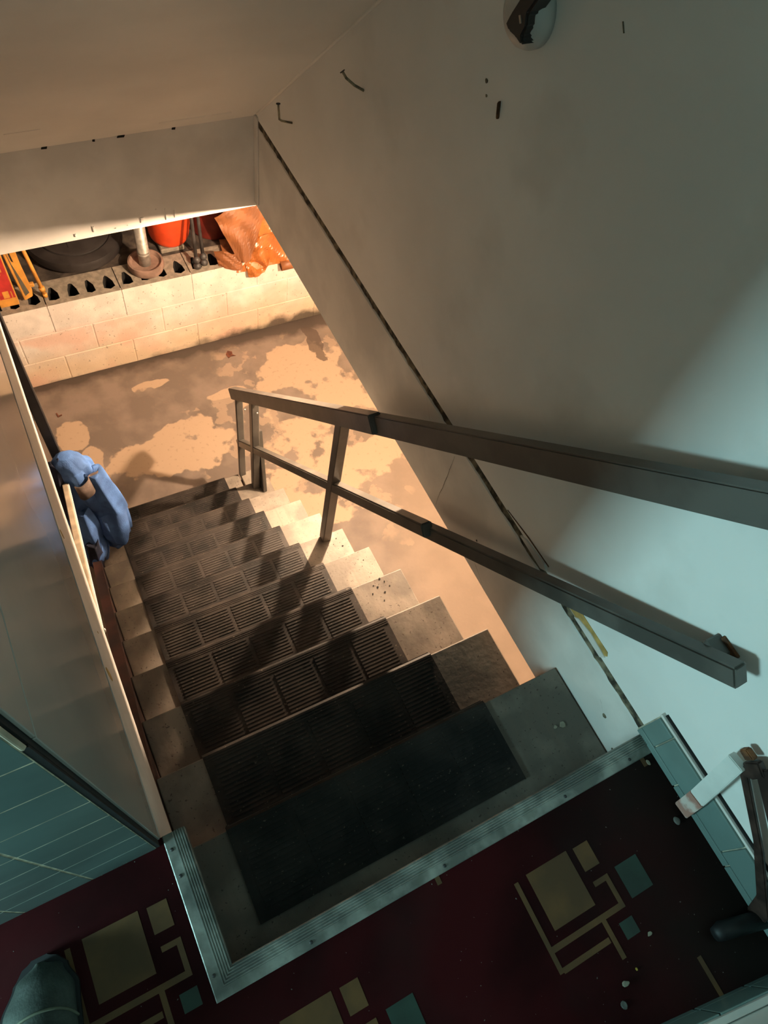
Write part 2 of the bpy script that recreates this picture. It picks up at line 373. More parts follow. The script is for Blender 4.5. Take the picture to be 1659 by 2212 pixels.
# tiled base along the right wall
br = struct(box('baseboard_right', (W - .009, W + .002), (-.392, .044), (0, .100), M['grout']), 'two-row teal tile base along the right wall')
def base_tiles(y0, y1, z0, z1, joints):
    ys = sorted([y0, y1] + [j for j in joints if y0 < j < y1])
    for a, b_ in zip(ys, ys[1:]):
        o = box('tile', (W - .014, W - .004), (a + .0012, b_ - .0012), (z0 + .0012, z1 - .0012), M['tile'], br, .0018, 2)
base_tiles(-.392, .043, .022, .100, [-.001 - .1052 * k for k in range(-1, 5)])
base_tiles(-.392, .043, .0, .022, [-.079 - .1585 * k for k in range(-1, 4)])
box('cap_strip', (W - .010, W + .001), (-.392, .046), (.100, .106), M['rim'], br, .001)
box('dark_joint', (W - .004, W + .001), (-.392, .040), (.106, .1115), M['dark'], br)

# wall behind the viewer on the right, with the same tile base
PIV = Vector((.75, -.388, 0)); YAW = math.radians(-9)
def local(o): o.location = PIV; o.rotation_euler = (0, 0, YAW); return o
wf = struct(local(box('wall_front', (-.30, .20), (-.10, -.016), (0, 2.36), M['plaster'])), 'short plaster wall at the near right corner')
bf = struct(local(box('baseboard_front', (-.30, .178), (-.018, -.005), (0, .086), M['grout'])), 'teal tile base on the near wall')
def bfpart(nm, x, y, z, m, bv, sg=1):
    o = link(nm, boxme(nm, x, y, z, bv, sg), m); o.parent = bf
for k in range(5):
    a = .172 - .1052 * k
    bfpart('tile', (max(a - .1030, -.298), a), (-.012, 0), (.0225, .086), M['tile'], .0018, 2)
    bfpart('tile', (max(a - .1030, -.298), a), (-.013, -.001), (.0, .0200), M['tile'], .0018, 2)
bfpart('cap_strip', (-.30, .178), (-.014, -.003), (.086, .096), M['rim'], .001)

# rest of the landing passage: end wall with an assumed window, unseen, added for light
we = struct(box('wall_end', (-1.60, -1.45), (-1.4, .36), (0, 2.40), M['plaster']), 'end wall of the landing passage')
wn = struct(thing('assumed_window', 'assumed, unseen daylight window in the passage end wall', 'window', (-1.45, .09, .22)))  # window assumed from the cool side light, built low around the area light
del wn['category']
for nm, y, z in (('assumed_window_frame', (-.09, -.05), (.22, .70)), ('assumed_window_frame', (.20, .24), (.22, .70)), ('assumed_window_frame', (-.09, .24), (.22, .26)), ('assumed_window_frame', (-.09, .24), (.66, .70))):
    box(nm, (-1.45, -1.41), y, z, M['wstrip'], wn, .003)
box('assumed_window_pane', (-1.449, -1.44), (-.05, .20), (.26, .66), M['white'], wn)  # opaque pane; the area light in front of it does the lighting
struct(box('wall_near', (-1.60, .45), (-1.5, -1.4), (0, 2.40), M['plaster']), 'near wall of the landing passage')
struct(box('ceiling_landing', (-1.60, W + .10), (-1.5, -.30), (2.36, 2.46), M['ceiling']), 'flat ceiling over the landing passage')
struct(box('ceiling_passage', (-1.60, -.10), (-.30, .36), (2.36, 2.46), M['ceiling']), 'flat ceiling at the passage end')

# basement
bfl = struct(box('floor_basement', (-2.4, 3.3), (-.8, YW + .02), (-D - .1, -D), M['bfloor']), 'basement concrete floor with peeling paint patches')
struct(box('wall_basement_left', (-2.5, -2.4), (-.8, 4.7), (-D, -H), M['bwall']), 'basement side wall left')
struct(box('wall_basement_right', (3.3, 3.4), (-.8, 4.7), (-D, -.23), M['bwall']), 'basement side wall right')
struct(box('wall_basement_front', (-2.4, 3.3), (-.9, -.8), (-D, -.23), M['bwall']), 'basement wall under the landing')
struct(box('wall_crawlspace', (-2.4, 3.3), (4.6, 4.7), (-1.66, -H), M['dirt']), 'dark back wall of the crawl space')
struct(box('floor_crawlspace', (-2.4, 3.3), (YW + .19, 4.6), (-1.80, ZL - .012), M['dirt']), 'dark dirt ledge behind the block wall')
cb = struct(box('ceiling_basement', (W + .045, 3.4), (-.9, 4.7), (-.23, -.15), M['bceil']), 'basement ceiling boards')
box('ceiling_board', (-2.5, -.045), (-.9, 4.7), (-H, -.2), M['bceil'], cb)
box('ceiling_board', (-.045, W + .045), (YE + .13, 4.7), (-H, -.2), M['bceil'], cb)
box('ceiling_board', (-.045, W + .045), (-.9, -.045), (-H, -.11), M['bceil'], cb)

# block wall: painted fronts, raw open cores on top
wk = struct(box('wall_block', (-2.4, 3.3), (YW + .006, YW + .19), (-D, ZL - .2), M['conc']), 'low painted concrete block wall with open cores')
BLK, HC = .402, .197
solid = boxme('block', (.0025, BLK - .0025), (0, .03), (.0025, HC - .0025), .004, 2); solid.materials.append(M['block'])
def hollow():
    vs, fs, mi = [], [], []
    n = 4; cw = (BLK - .005) / n; dp = .19
    def q(v, m): fs.append(tuple(range(len(vs), len(vs) + len(v)))); vs.extend(v); mi.append(m)
    for c in range(n):
        x0 = .0025 + c * cw; x1 = x0 + cw; cx = (x0 + x1) / 2 + .004 * math.sin(c * 2.1)
        out = [(x0, 0), (cx, 0), (x1, 0), (x1, dp * .5), (x1, dp), (cx, dp), (x0, dp), (x0, dp * .5)]
        s = .027 + .003 * math.cos(c * 1.7)
        hole = [(cx - s, .042), (cx, .030), (cx + s, .042), (cx + s * .85, .085), (cx + .007, .128), (cx - .002, .136), (cx - .010, .128), (cx - s * .9, .085)]
        hole = [(hx + .003 * math.sin(7 * hx * 40 + c), hy + .003 * math.cos(5 * hy * 40 + c)) for hx, hy in hole]
        for k in range(8):
            k2 = (k + 1) % 8
            q([(*out[k], HC), (*out[k2], HC), (*hole[k2], HC), (*hole[k], HC)], 1)
            q([(*hole[k], HC), (*hole[k2], HC), (*hole[k2], .0), (*hole[k], .0)], 2)
        q([(*h_, .002) for h_ in hole], 2)
    e = .0025
    q([(e, 0, e), (BLK - e, 0, e), (BLK - e, 0, HC), (e, 0, HC)], 0)
    q([(e, 0, e), (e, 0, HC), (e, dp, HC), (e, dp, e)], 1); q([(BLK - e, 0, e), (BLK - e, dp, e), (BLK - e, dp, HC), (BLK - e, 0, HC)], 1)
    q([(e, dp, e), (e, dp, HC), (BLK - e, dp, HC), (BLK - e, dp, e)], 1)
    me = bpy.data.meshes.new('block'); me.from_pydata(vs, [], fs)
    b = bmesh.new(); b.from_mesh(me); bmesh.ops.remove_doubles(b, verts=b.verts, dist=.0004)
    bmesh.ops.recalc_face_normals(b, faces=b.faces); b.to_mesh(me); b.free()
    for m_ in (M['block'], M['conc'], M['dark']): me.materials.append(m_)
    # after the merge face order is kept
    for p_, m_ in zip(me.polygons, mi): p_.material_index = m_
    return me
hol = hollow()
for row in range(3):
    x = .160 - 3 * BLK - (.201 if row == 1 else 0)
    z = -D + .0 + row * HC
    while x < 2.6:
        link('block', hol if row == 2 else solid, None, wk, (x, YW, z + (.0008 if row == 2 else 0)))
        x += BLK
box('mortar', (-1.3, 2.7), (YW + .0035, YW + .02), (-D, ZL - .004), M['block'], wk)

# ================================================================== THE STAIRCASE
st = thing('staircase', 'steep wooden basement staircase with ribbed rubber mats on worn tan treads', 'staircase', (.45, 1.2, -D))
def make_mat(front_z=.028):
    vs, fs = [], []
    def bx(x, y, z):
        k = len(vs); vs.extend([(a, b, c) for c in z for b in y for a in x])
        fs.extend([tuple(k + i for i in f) for f in ((0, 1, 3, 2), (4, 6, 7, 5), (0, 4, 5, 1), (2, 3, 7, 6), (0, 2, 6, 4), (1, 5, 7, 3))])
    w, dp = .614, .182
    # profile with a rolled nose: extruded along x
    prof = [(-dp, 0), (-dp, .0045), (-.010, .0045), (.000, .0040), (.0055, .0005), (.0075, -.006), (.0078, -front_z), (.0035, -front_z), (.0035, 0)]
    k = len(vs); n = len(prof)
    vs.extend([(0, y, z) for y, z in prof]); vs.extend([(w, y, z) for y, z in prof])
    fs.append(tuple(range(k, k + n))); fs.append(tuple(range(k + n, k + 2 * n))[::-1])
    for i in range(n): fs.append((k + i, k + (i + 1) % n, k + n + (i + 1) % n, k + n + i))
    pan = 5; mg = .020; gp = .013; pw = (w - 2 * mg - (pan - 1) * gp) / pan
    for p_ in range(pan):
        x0 = mg + p_ * (pw + gp)
        y = -dp + .010
        while y < -.026:
            bx((x0, x0 + pw), (y, y + .0052), (.0040, .0068)); y += .0102
    for z in (-.008, -.014, -.020): bx((.002, w - .002), (.0070, .0090), (z, z + .0028))
    for y in (-.018, -.012, -.006): bx((.002, w - .002), (y, y + .003), (.0038, .0056))
    return raw('tread_mat', vs, fs)
mat_me = make_mat(); mat_me.materials.append(M['rubber'])
for i in range(11):
    yf = Y1 + i * T; z = -(i + 1) * R
    y0 = yf - T - .022 if i else -.030
    x1 = XR + (.018 if i == 0 else 0)
    td = box('tread', (0.0 if i < 10 else .02, x1 if i < 10 else .80), (y0, yf), (z - .034, z), M['tread'], st, .003, 2)
    link('tread_mat', mat_me, None, td, (.106 + random.uniform(-.004, .004), yf, z + .0004))
    box('riser', (.002, XR - .004), (yf - .038, yf - .022), (z - R + .0005 if i < 10 else -D, z - .034), M['riser'], st)
box('tread_end_block', (.812, .885), (Y1 + 9 * T - .02, Y1 + 10 * T), (-11 * R - .034, -11 * R), M['tread'], st, .003)
def slope_board(nm, x0, x1, up, dn, m, ya, yb):
    s = -R / T
    def zz(y): return -(R) + (y - Y1) * s
    return prism(nm, [(ya, zz(ya) + up), (yb, zz(yb) + up), (yb, max(zz(yb) - dn, -D + .001)), (ya + .1, zz(ya + .1) - dn), (ya, zz(ya) - dn)], 'x', x0, x1, m, st)
slope_board('stringer', -.036, -.0015, .012, .30, M['stringer'], .27, 2.10)
slope_board('stringer', .855, .89, -.26, .42, M['stringer'], .40, 2.05)
# grit on a few treads
for i, (x, y) in enumerate([(.80, .79), (.815, .765), (.79, .80), (.83, .80), (.80, .74), (.84, .78), (.775, .775), (.82, .815), (.86, .97), (.84, 1.15), (.87, 1.13), (.86, 1.17)]):
    k = max(0, math.ceil((y - Y1) / T - .02)); s = random.uniform(.0015, .0035)
    prism('grit', [(x + s * math.cos(a) * random.uniform(.7, 1.5), y + s * math.sin(a)) for a in [q * math.pi / 3 for q in range(6)]], 'z', -(k + 1) * R - .0005, -(k + 1) * R + .0015, M['dark'], st)

# metal edge strips round the top opening
def strip_profile():
    pr = [(0, 0), (0, .0022), (.0015, .0030), (.0155, .0030)]
    for k in range(5):
        u = .0165 + k * .0042; pr += [(u, .0030), (u + .0004, .0056), (u + .0026, .0056), (u + .0030, .0030)]
    pr += [(.0385, .0040), (.0400, .0020), (.0400, -.030), (.0385, -.030), (.0385, 0)]
    return pr
def edge_strip(name, label, long):
    t_ = thing(name, label, 'edge strip', (.02, 0, 0) if not long else (.45, 0, 0), 'metal edge strips round the stair opening')
    pr = strip_profile(); vs, fs = [], []
    for e in (0, 1):
        for u, z in pr:
            if long: vs.append((.003 + u if e == 0 else W - .012, -.0075 + u, z + .0004))
            else: vs.append((.003 + u, -.0075 + u if e == 0 else .262, z + .0004))
    n = len(pr); fs += [tuple(range(n)), tuple(range(n, 2 * n))[::-1]] + [(i, (i + 1) % n, n + (i + 1) % n, n + i) for i in range(n)]
    link('ribbed_strip', raw('ribbed_strip', vs, fs), M['alu'], t_)
    sc = latheme('screw_head', [(.0005, .0012), (.0028, .0010), (.0032, 0), (.0032, -.001)], 12); sc.materials.append(M['iron'])
    for u in ((.17, .43, .70, .86) if long else (.03, .19, .235)):
        link('screw_head', sc, None, t_, (u, .0015, .0040) if long else (.012, u, .0040))
    return t_
edge_strip('edge_strip', 'long ribbed metal edge strip along the top of the stairs', True)
edge_strip('edge_strip', 'short ribbed metal edge strip at the left side of the opening', False)

# ================================================================== HANDRAILS
hr = thing('handrail', 'grey painted wooden handrail with two sloping bars and posts', 'handrail', (.82, 1.18, -6 * R))
RX = .822
def ztop(y): return .717 - 1.052 * (y - .198)
def zmid(y): return .487 - 1.055 * (y - .044)
top = bar('top_rail', (RX, 1.02, ztop(1.02)), (RX, 2.225, ztop(2.225)), .056, .038, M['rail'], hr, .003)
mid = bar('mid_rail', (RX, .70, zmid(.70)), (RX, 2.17, zmid(2.17)), .040, .032, M['rail'], hr, .004)
def skew_bar(name, p0, p1, sz, sx, m, bevel=.003):
    p0, p1 = Vector(p0), Vector(p1); d = (p1 - p0).normalized(); ex = Vector((1, 0, 0)); ex = (ex - d * ex.dot(d)).normalized(); n = d.cross(ex)
    vs = [p + n * a * sz / 2 + ex * b * sx / 2 for p in (p0, p1) for a, b in ((-1, -1), (1, -1), (1, 1), (-1, 1))]
    me = raw(name, vs, [(0, 1, 2, 3), (7, 6, 5, 4)] + [(i, (i + 1) % 4, 4 + (i + 1) % 4, 4 + i) for i in range(4)])
    q = bmesh.new(); q.from_mesh(me); bmesh.ops.bevel(q, geom=q.edges[:], offset=bevel, segments=2, affect='EDGES'); q.to_mesh(me); q.free()
    return link(name, me, m, hr)
# above the splice the rails run on towards the wall
skew_bar('top_rail', (.831, 1.09, -.228), (.899, -.06, .933), .056, .034, M['rail'])
skew_bar('mid_rail', (.836, .76, -.288), (.886, .040, .407), .040, .030, M['rail'], .004)
for yp, zb in ((1.19, -6 * R), (1.945, -10 * R), (2.150, -11 * R)):
    ww = .036 if yp < 2.1 else .018
    yp2 = yp if yp < 2.1 else 2.148
    o = box('post', (RX - .018, RX + .018), (yp2 - ww / 2, yp2 + ww / 2), (zb + .0005, ztop(yp2) - .02), M['rail'], hr, .003)
prism('side_board', [(1.89, -10 * R + .001), (1.985, -10 * R + .001), (1.985, -1.42), (1.955, -1.40)], 'x', RX + .022, RX + .042, M['rail'], hr, .002)
for y, zz, xb in ((.095, .354, .892), (.0, .872, .90)):
    box('wall_bracket', (xb, W + .001), (y - .018, y + .018), (zz + .002, zz + .022), M['rail'], hr, .003)
    box('bracket_plate', (W - .005, W + .001), (y - .030, y + .010), (zz + .004, zz + .030), M['rust'], hr, .002)
for y, f in ((2.09, ztop), (1.93, ztop)):
    sc = latheme('bolt_head', [(.001, .003), (.004, .0025), (.005, 0), (.005, -.002)], 10)
    o = link('bolt_head', sc, M['galv'], hr, (RX + .0, y - .022, f(y) - .085), (math.radians(90), 0, 0))

hl = thing('handrail', 'low beige wooden handrail fixed to a black post left of the stairs', 'handrail', (-.02, 1.93, -10 * R))
XL2 = -.019
bar('rail', (XL2, .775, -.345), (XL2, 1.90, -1.225), .034, .020, M['rail_pale'], hl, .002)
bar('rail_edge', (XL2 + .012, .775, -.335), (XL2 + .012, 1.90, -1.215), .012, .006, M['wstrip'], hl, .001)
box('post', (-.030, .008), (1.915, 1.948), (-1.795, -H), M['black'], hl, .004)
bl = latheme('bolt_head', [(.001, .004), (.005, .003), (.006, 0), (.006, -.002)], 10)
link('bolt_head', bl, M['galv'], hl, (XL2 + .016, .83, -.375), (0, math.radians(90), 0))

# ================================================================== JACKET
def loft(name, rings, smooth=True):
    n = len(rings[0]); vs = [v for r_ in rings for v in r_]; fs = []
    for i in range(len(rings) - 1):
        for k in range(n): fs.append((i * n + k, i * n + (k + 1) % n, (i + 1) * n + (k + 1) % n, (i + 1) * n + k))
    fs += [tuple(range(n))[::-1], tuple(range((len(rings) - 1) * n, len(rings) * n))]
    return raw(name, vs, fs, smooth)
def lerp_tab(tab, v):
    for (a, x), (b, y) in zip(tab, tab[1:]):
        if a <= v <= b:
            f = (v - a) / (b - a); f = f * f * (3 - 2 * f)
            return x + (y - x) * f if isinstance(x, (int, float)) else tuple(p + (q - p) * f for p, q in zip(x, y))
    return tab[-1][1]
def cloth_body(v, a, extra=0.):
    c = lerp_tab([(0, (.030, 1.865, -1.035)), (.15, (.040, 1.855, -1.09)), (.45, (.060, 1.83, -1.33)), (.75, (.062, 1.78, -1.52)), (1, (.050, 1.74, -1.605))], v)
    rx = lerp_tab([(0, .020), (.07, .055), (.2, .075), (.45, .095), (.72, .098), (.9, .080), (1, .045)], v) + extra
    ry = lerp_tab([(0, .02), (.1, .05), (.4, .06), (.8, .07), (1, .03)], v) + extra
    f = min(1, v * 2.2)
    fold = 1 + f * (.20 * math.sin(4 * a + 3.0 * v + .6) + .42 * (abs(math.sin(3.5 * a - 3.0 * v + 1.0)) - .62) + .06 * math.sin(12 * a + 9 * v))
    zz = -.05 * f * math.sin(3 * a + 1.2) * v
    return Vector((c[0] - .015 + rx * fold * math.cos(a), c[1] + ry * fold * math.sin(a), c[2] + zz))
jk = thing('jacket', 'crumpled blue jacket with a brown strap hanging on the left post', 'jacket', (.05, 1.85, -10 * R))
NA, NV = 96, 60
link('jacket_body', loft('jacket_body', [[cloth_body(v / NV, 2 * math.pi * k / NA) for k in range(NA)] for v in range(NV + 1)]), M['blue'], jk)
def sleeve(name, pts, rad, m, ph):
    rings = []
    for i in range(31):
        v = i / 30; c = lerp_tab(pts, v); r_ = lerp_tab(rad, v)
        rings.append([Vector((c[0] + r_ * (1 + .22 * math.sin(3 * a + 6 * v + ph) + .1 * math.sin(5 * a - 8 * v)) * math.cos(a), c[1] + r_ * .8 * (1 + .2 * math.sin(4 * a + ph)) * math.sin(a), c[2] + .012 * math.sin(2 * a + ph + 9 * v))) for a in [2 * math.pi * k / 40 for k in range(40)]])
    return link(name, loft(name, rings), m, jk)
sleeve('sleeve', [(0, (.085, 1.82, -1.12)), (.5, (.115, 1.78, -1.36)), (1, (.105, 1.70, -1.50))], [(0, .035), (.3, .052), (.7, .058), (.93, .045), (1, .02)], M['blue'], .4)
sleeve('sleeve', [(0, (.0, 1.78, -1.30)), (.5, (.005, 1.74, -1.46)), (1, (-.018, 1.66, -1.57))], [(0, .03), (.4, .045), (.8, .04), (1, .018)], M['blue'], 2.1)
sleeve('lining', [(0, (-.028, 1.855, -1.045)), (.4, (-.045, 1.83, -1.16)), (1, (-.045, 1.79, -1.36))], [(0, .018), (.25, .042), (.7, .04), (1, .02)], M['navy'], 1.2)
sleeve('jacket_tail', [(0, (-.012, 1.70, -1.46)), (.5, (-.018, 1.67, -1.56)), (1, (-.02, 1.63, -1.60))], [(0, .025), (.5, .03), (1, .012)], M['navy'], .2)  # blue cloth in shade; the darkness is put into its navy colour
# strap: band that follows the body surface
sv, sf = [], []
for i in range(25):
    a = -1.75 + 1.5 * i / 24
    for v in (.22, .29):
        pnt = cloth_body(v, a, .022); sv.append(pnt)
    if i: sf.append((2 * i - 2, 2 * i, 2 * i + 1, 2 * i - 1))
stp = link('strap', raw('strap', sv, sf, True), M['brown'], jk)
sm = stp.modifiers.new('thick', 'SOLIDIFY'); sm.thickness = .004; sm.offset = 1

# ================================================================== ASSUMED BASEMENT BULB (out of view)
lb = thing('assumed_light_bulb', 'assumed bare warm light bulb on the basement ceiling behind the right rim', 'light bulb', (BULB.x, BULB.y, -.23))
em = bpy.data.materials.new('bulb_glow'); em.use_nodes = True; em.node_tree.nodes.clear()
e_ = em.node_tree.nodes.new('ShaderNodeEmission'); e_.inputs[0].default_value = (1.0, .71, .47, 1); e_.inputs[1].default_value = BULB_STRENGTH
oo = em.node_tree.nodes.new('ShaderNodeOutputMaterial'); em.node_tree.links.new(e_.outputs[0], oo.inputs[0])
gl = latheme('glass', [(.003, -.021), (.011, -.018), (.018, -.010), (.020, 0), (.018, .009), (.013, .020), (.012, .036)], 24)
link('glass', gl, em, lb, (BULB.x, BULB.y, BULB.z))
sk = latheme('socket', [(.013, .034), (.020, .040), (.024, .070), (.045, .110), (.050, .118)], 24)
link('socket', sk, M['porcelain'], lb, (BULB.x, BULB.y, BULB.z))

# ================================================================== RIGHT WALL FITTINGS
lh = thing('lamp_holder', 'round white wall lamp base with a blackened broken centre on the right wall', 'lamp base', (W, .988, .880))
o = link('base', latheme('base', [(.049, 0), (.050, .012), (.046, .024), (.038, .033), (.026, .037), (.001, .038)], 40), M['white'], lh, (W, .988, .880), (0, math.radians(-90), 0))
prism('burnt_insert', [(.996, .863), (.991, .878), (.981, .899), (.970, .925), (.938, .925), (.952, .898), (.947, .882), (.951, .868), (.944, .860), (.950, .856), (.967, .859), (.986, .858)], 'x', W - .046, W - .016, M['tub'], lh, .003)
prism('insert_glint', [(.968, .888), (.961, .880), (.958, .882), (.965, .890)], 'x', W - .0475, W - .045, M['galv'], lh)
def nail(label, pts):
    t_ = thing('bent_nail', label, 'nail', pts[0], 'bent nails in the right wall')
    tube('shank', pts, [.0030] * (len(pts) - 1) + [.0028], M['nail'], t_, 8)
    d = (Vector(pts[-1]) - Vector(pts[-2])).normalized()
    tube('head', [Vector(pts[-1]), Vector(pts[-1]) + d * .002], .0062, M['iron'], t_, 12)
nail('bent nail with a sharp elbow nearest the soffit corner', [(W, 1.862, .165), (W - .030, 1.868, .172), (W - .036, 1.870, .176), (W - .036, 1.873, .186), (W - .036, 1.880, .214)])
nail('curved nail sticking out of the wall right of the elbowed one', [(W, 1.478, .478), (W - .02, 1.487, .487), (W - .036, 1.500, .498), (W - .042, 1.508, .508)])
sc = prism('rusty_screw', [(1.006 + (a - 1.0) * .5, .716 + (b_ - .716) * .5) for a, b_ in [(1.006, .745), (1.012, .735), (1.008, .722), (1.003, .706), (.998, .692), (.992, .688), (.990, .696), (.996, .712), (1.000, .728)]], 'x', W - .005, W + .001, M['rust'], None, .0008)
tag(sc, 'rusty screw stub streaked down the right plaster wall', 'screw')
mk = prism('wall_scratch', [(.812, .953), (.8135, .952), (.804, .942), (.8025, .943)], 'x', W - .0012, W + .001, M['seam'], wr)

# ================================================================== LEDGE ITEMS
tubo = thing('black_tub_lid', 'large round black plastic tub on the block wall', 'tub', (.43, 3.72, ZL))
o = link('rim', latheme('rim', [(.240, .004), (.262, .012), (.268, .045), (.262, .068), (.240, .074), (.205, .078), (.200, .070)], 56), M['tub'], tubo, (.43, 3.735, ZL)); autosmooth(o, 35)
o = link('disc', latheme('disc', [(.200, .064), (.196, .080), (.18, .086), (.001, .094)], 56), M['tub'], tubo, (.43, 3.735, ZL)); autosmooth(o, 35)
box('slit', (.372, .376), (3.60, 3.75), (ZL + .0875, ZL + .0895), M['dark'], tubo)
pp = thing('pipe_post', 'galvanised pipe standing in a pinkish flange on the block wall', 'pipe', (.742, 3.415, ZL))
link('pipe', latheme('pipe', [(.029, .030), (.033, .032), (.033, .10), (.0345, .102), (.0345, .108), (.033, .110), (.033, .118), (.0345, .12), (.0345, .125), (.032, .127), (.032, 1.26)], 28), M['galv'], pp, (.742, 3.42, ZL))
o = link('flange', latheme('flange', [(.060, 0), (.095, .002), (.102, .022), (.098, .050), (.088, .052), (.075, .034), (.045, .030)], 40), M['flange'], pp, (.745, 3.42, ZL)); autosmooth(o, 40)
bk = thing('bucket', 'bright orange-red plastic bucket behind the galvanised pipe', 'bucket', (.955, 3.60, ZL))
o = link('bucket_body', latheme('bucket_body', [(.080, .0), (.100, .004), (.112, .016), (.117, .035), (.135, .30), (.128, .30), (.11, .04)], 48), M['orange'], bk, (.945, 3.62, ZL + .03), (.20, .0, 0)); autosmooth(o, 40)
box('bucket_scuff', (.890, .915), (3.4965, 3.500), (ZL + .098, ZL + .104), M['tub'], bk)
box('stone_rest', (.86, 1.0), (3.51, 3.68), (ZL - .012, ZL + .018), M['conc'], bk, .006)
bc = thing('bolt_cutter', 'black long-handled bolt cutter standing between bucket and tarp', 'bolt cutter', (1.045, 3.35, ZL))
for dx, y0 in ((-.018, 3.345), (.028, 3.362)):
    tube('handle', [(1.035 + dx, y0, ZL + .06), (1.035 + dx * .9, y0 + .02, ZL + .30), (1.035 + dx * .7, y0 + .06, ZL + .55)], .0105, M['iron'], bc, 10)
    ball = latheme('joint_ball', [(.003, -.022), (.014, -.017), (.021, -.006), (.021, .006), (.014, .017), (.003, .022)], 16)
    link('joint_ball', ball, M['iron'], bc, (1.035 + dx, y0 - .008, ZL + .052))
    link('foot', latheme('foot', [(.012, 0), (.021, .004), (.023, .016), (.014, .030), (.004, .034)], 16), M['iron'], bc, (1.035 + dx, y0 - .014, ZL))
# tarp
tp = thing('tarp', 'crumpled orange tarpaulin hanging over the right end of the block wall', 'tarp', (1.33, 3.33, ZL))
def crumple(name, corners, nu, nv, amp, seed, m, sag=0.):
    rs = random.Random(seed)
    waves = [(rs.uniform(2, 9), rs.uniform(2, 9), rs.uniform(0, 6.28), rs.uniform(.4, 1)) for _ in range(7)]
    A, B, Cc, Dd = [Vector(c) for c in corners]
    nrm = (B - A).cross(Dd - A).normalized(); vs, fs = [], []
    for j in range(nv + 1):
        for i in range(nu + 1):
            u, v = i / nu, j / nv
            p_ = A * (1 - u) * (1 - v) + B * u * (1 - v) + Cc * u * v + Dd * (1 - u) * v
            h_ = 0
            for fx, fy, ph, w_ in waves:
                s = fx * u + fy * v + ph; tri = abs((s / 1.6) % 2 - 1) - .5; h_ += tri * w_
            h_ *= amp / 2.2
            e = 4 * (u - .5) ** 2; 
            p_ = p_ + nrm * (h_ + sag * (1 - (2 * u - 1) ** 2)) + Vector((0, 0, .010 * math.sin(9 * u + seed) * v))
            vs.append(p_)
            if i and j: fs.append(((j - 1) * (nu + 1) + i - 1, (j - 1) * (nu + 1) + i, j * (nu + 1) + i, j * (nu + 1) + i - 1))
    o = link(name, raw(name, vs, fs), m, tp)
    s_ = o.modifiers.new('thick', 'SOLIDIFY'); s_.thickness = .003
    return o
crumple('tarp_bundle', [(1.24, 3.295, -1.70), (1.56, 3.255, -1.66), (1.66, 3.52, -1.36), (1.28, 3.50, -1.30)], 30, 30, .060, 3, M['orange_tarp'], .03)
crumple('tarp_bundle', [(1.30, 3.255, -1.715), (1.40, 3.245, -1.70), (1.50, 3.33, -1.50), (1.28, 3.33, -1.52)], 20, 20, .040, 8, M['orange_tarp'], .02)
crumple('tarp_flap', [(1.25, 3.28, -1.60), (1.31, 3.255, -1.60), (1.50, 3.37, -1.22), (1.15, 3.37, -1.34)], 16, 16, .014, 5, M['tarp_in'], .012)
crumple('tarp_flap', [(1.14, 3.31, -1.635), (1.27, 3.27, -1.665), (1.27, 3.30, -1.555), (1.12, 3.33, -1.53)], 14, 10, .012, 11, M['tarp_in'], .02)
rl = crumple('tarp_base', [(1.18, 3.30, -1.632), (1.60, 3.29, -1.632), (1.66, 3.46, -1.60), (1.20, 3.47, -1.60)], 14, 10, .012, 15, M['tarp_in'], .01)
lp = tubeme('tarp_roll', [(1.60, 3.235, -1.668), (1.545, 3.238, -1.672), (1.50, 3.242, -1.676)], .030, 18, cap=False)
o = link('tarp_roll', lp, M['tarp_in'], tp); s_ = o.modifiers.new('thick', 'SOLIDIFY'); s_.thickness = .002
# dark red container behind the tarp
dr = link('red_drum', latheme('red_drum', [(.12, 0), (.135, .006), (.14, .03), (.14, .42), (.12, .43), (.001, .43)], 32), mat('dark_red_paint', (.16, .02, .012), .5, .15, 10), None, (1.23, 3.66, ZL - .010)); autosmooth(dr, 40)
tag(dr, 'dark red drum in the shadow behind the orange tarp', 'drum')

ct = thing('carton', 'tall red and yellow printed carton at the left end of the block wall', 'carton', (.02, 3.34, ZL))
box('carton_body', (-.060, .036), (3.348, 3.385), (ZL, ZL + .46), M['yellow'], ct, .002)
box('carton_panel', (-.046, .030), (3.3465, 3.350), (ZL + .055, ZL + .455), M['cred'], ct)
for x0, x1, z0, z1 in ((-.010, .020, .060, .105), (-.022, -.006, .20, .32), (.010, .016, .21, .30), (.020, .026, .23, .31), (-.020, .018, .335, .345), (.030, .035, .055, .10)):
    box('carton_print', (x0 - .016, x1 - .016), (3.3455, 3.348), (ZL + z0, ZL + z1), M['yellow'], ct)
hs = thing('clamp', 'yellow-orange plastic bar clamp leaning beside the carton', 'clamp', (.10, 3.35, ZL))
prism('clamp_frame', [(.066, ZL + .012), (.112, ZL + .030), (.120, ZL + .075), (.108, ZL + .24), (.104, ZL + .46), (.040, ZL + .46), (.046, ZL + .30)], 'y', 3.352, 3.372, M['yellow'], hs, .003)
prism('clamp_slot', [(.078, ZL + .045), (.102, ZL + .062), (.068, ZL + .26), (.056, ZL + .38)], 'y', 3.3505, 3.356, M['grey'], hs)
prism('clamp_slot', [(.072, ZL + .28), (.080, ZL + .27), (.070, ZL + .42), (.064, ZL + .42)], 'y', 3.3505, 3.356, M['dark'], hs)
box('clamp_jaw', (.112, .138), (3.352, 3.374), (ZL + .090, ZL + .112), M['yellow'], hs, .004)
rd = thing('rod', 'thin yellow-orange rod with knobbed ends between clamp and black tub', 'rod', (.165, 3.37, ZL))
tube('shaft', [(.172, 3.362, ZL + .02), (.150, 3.375, ZL + .25), (.135, 3.385, ZL + .40)], .010, M['yellow'], rd, 10)
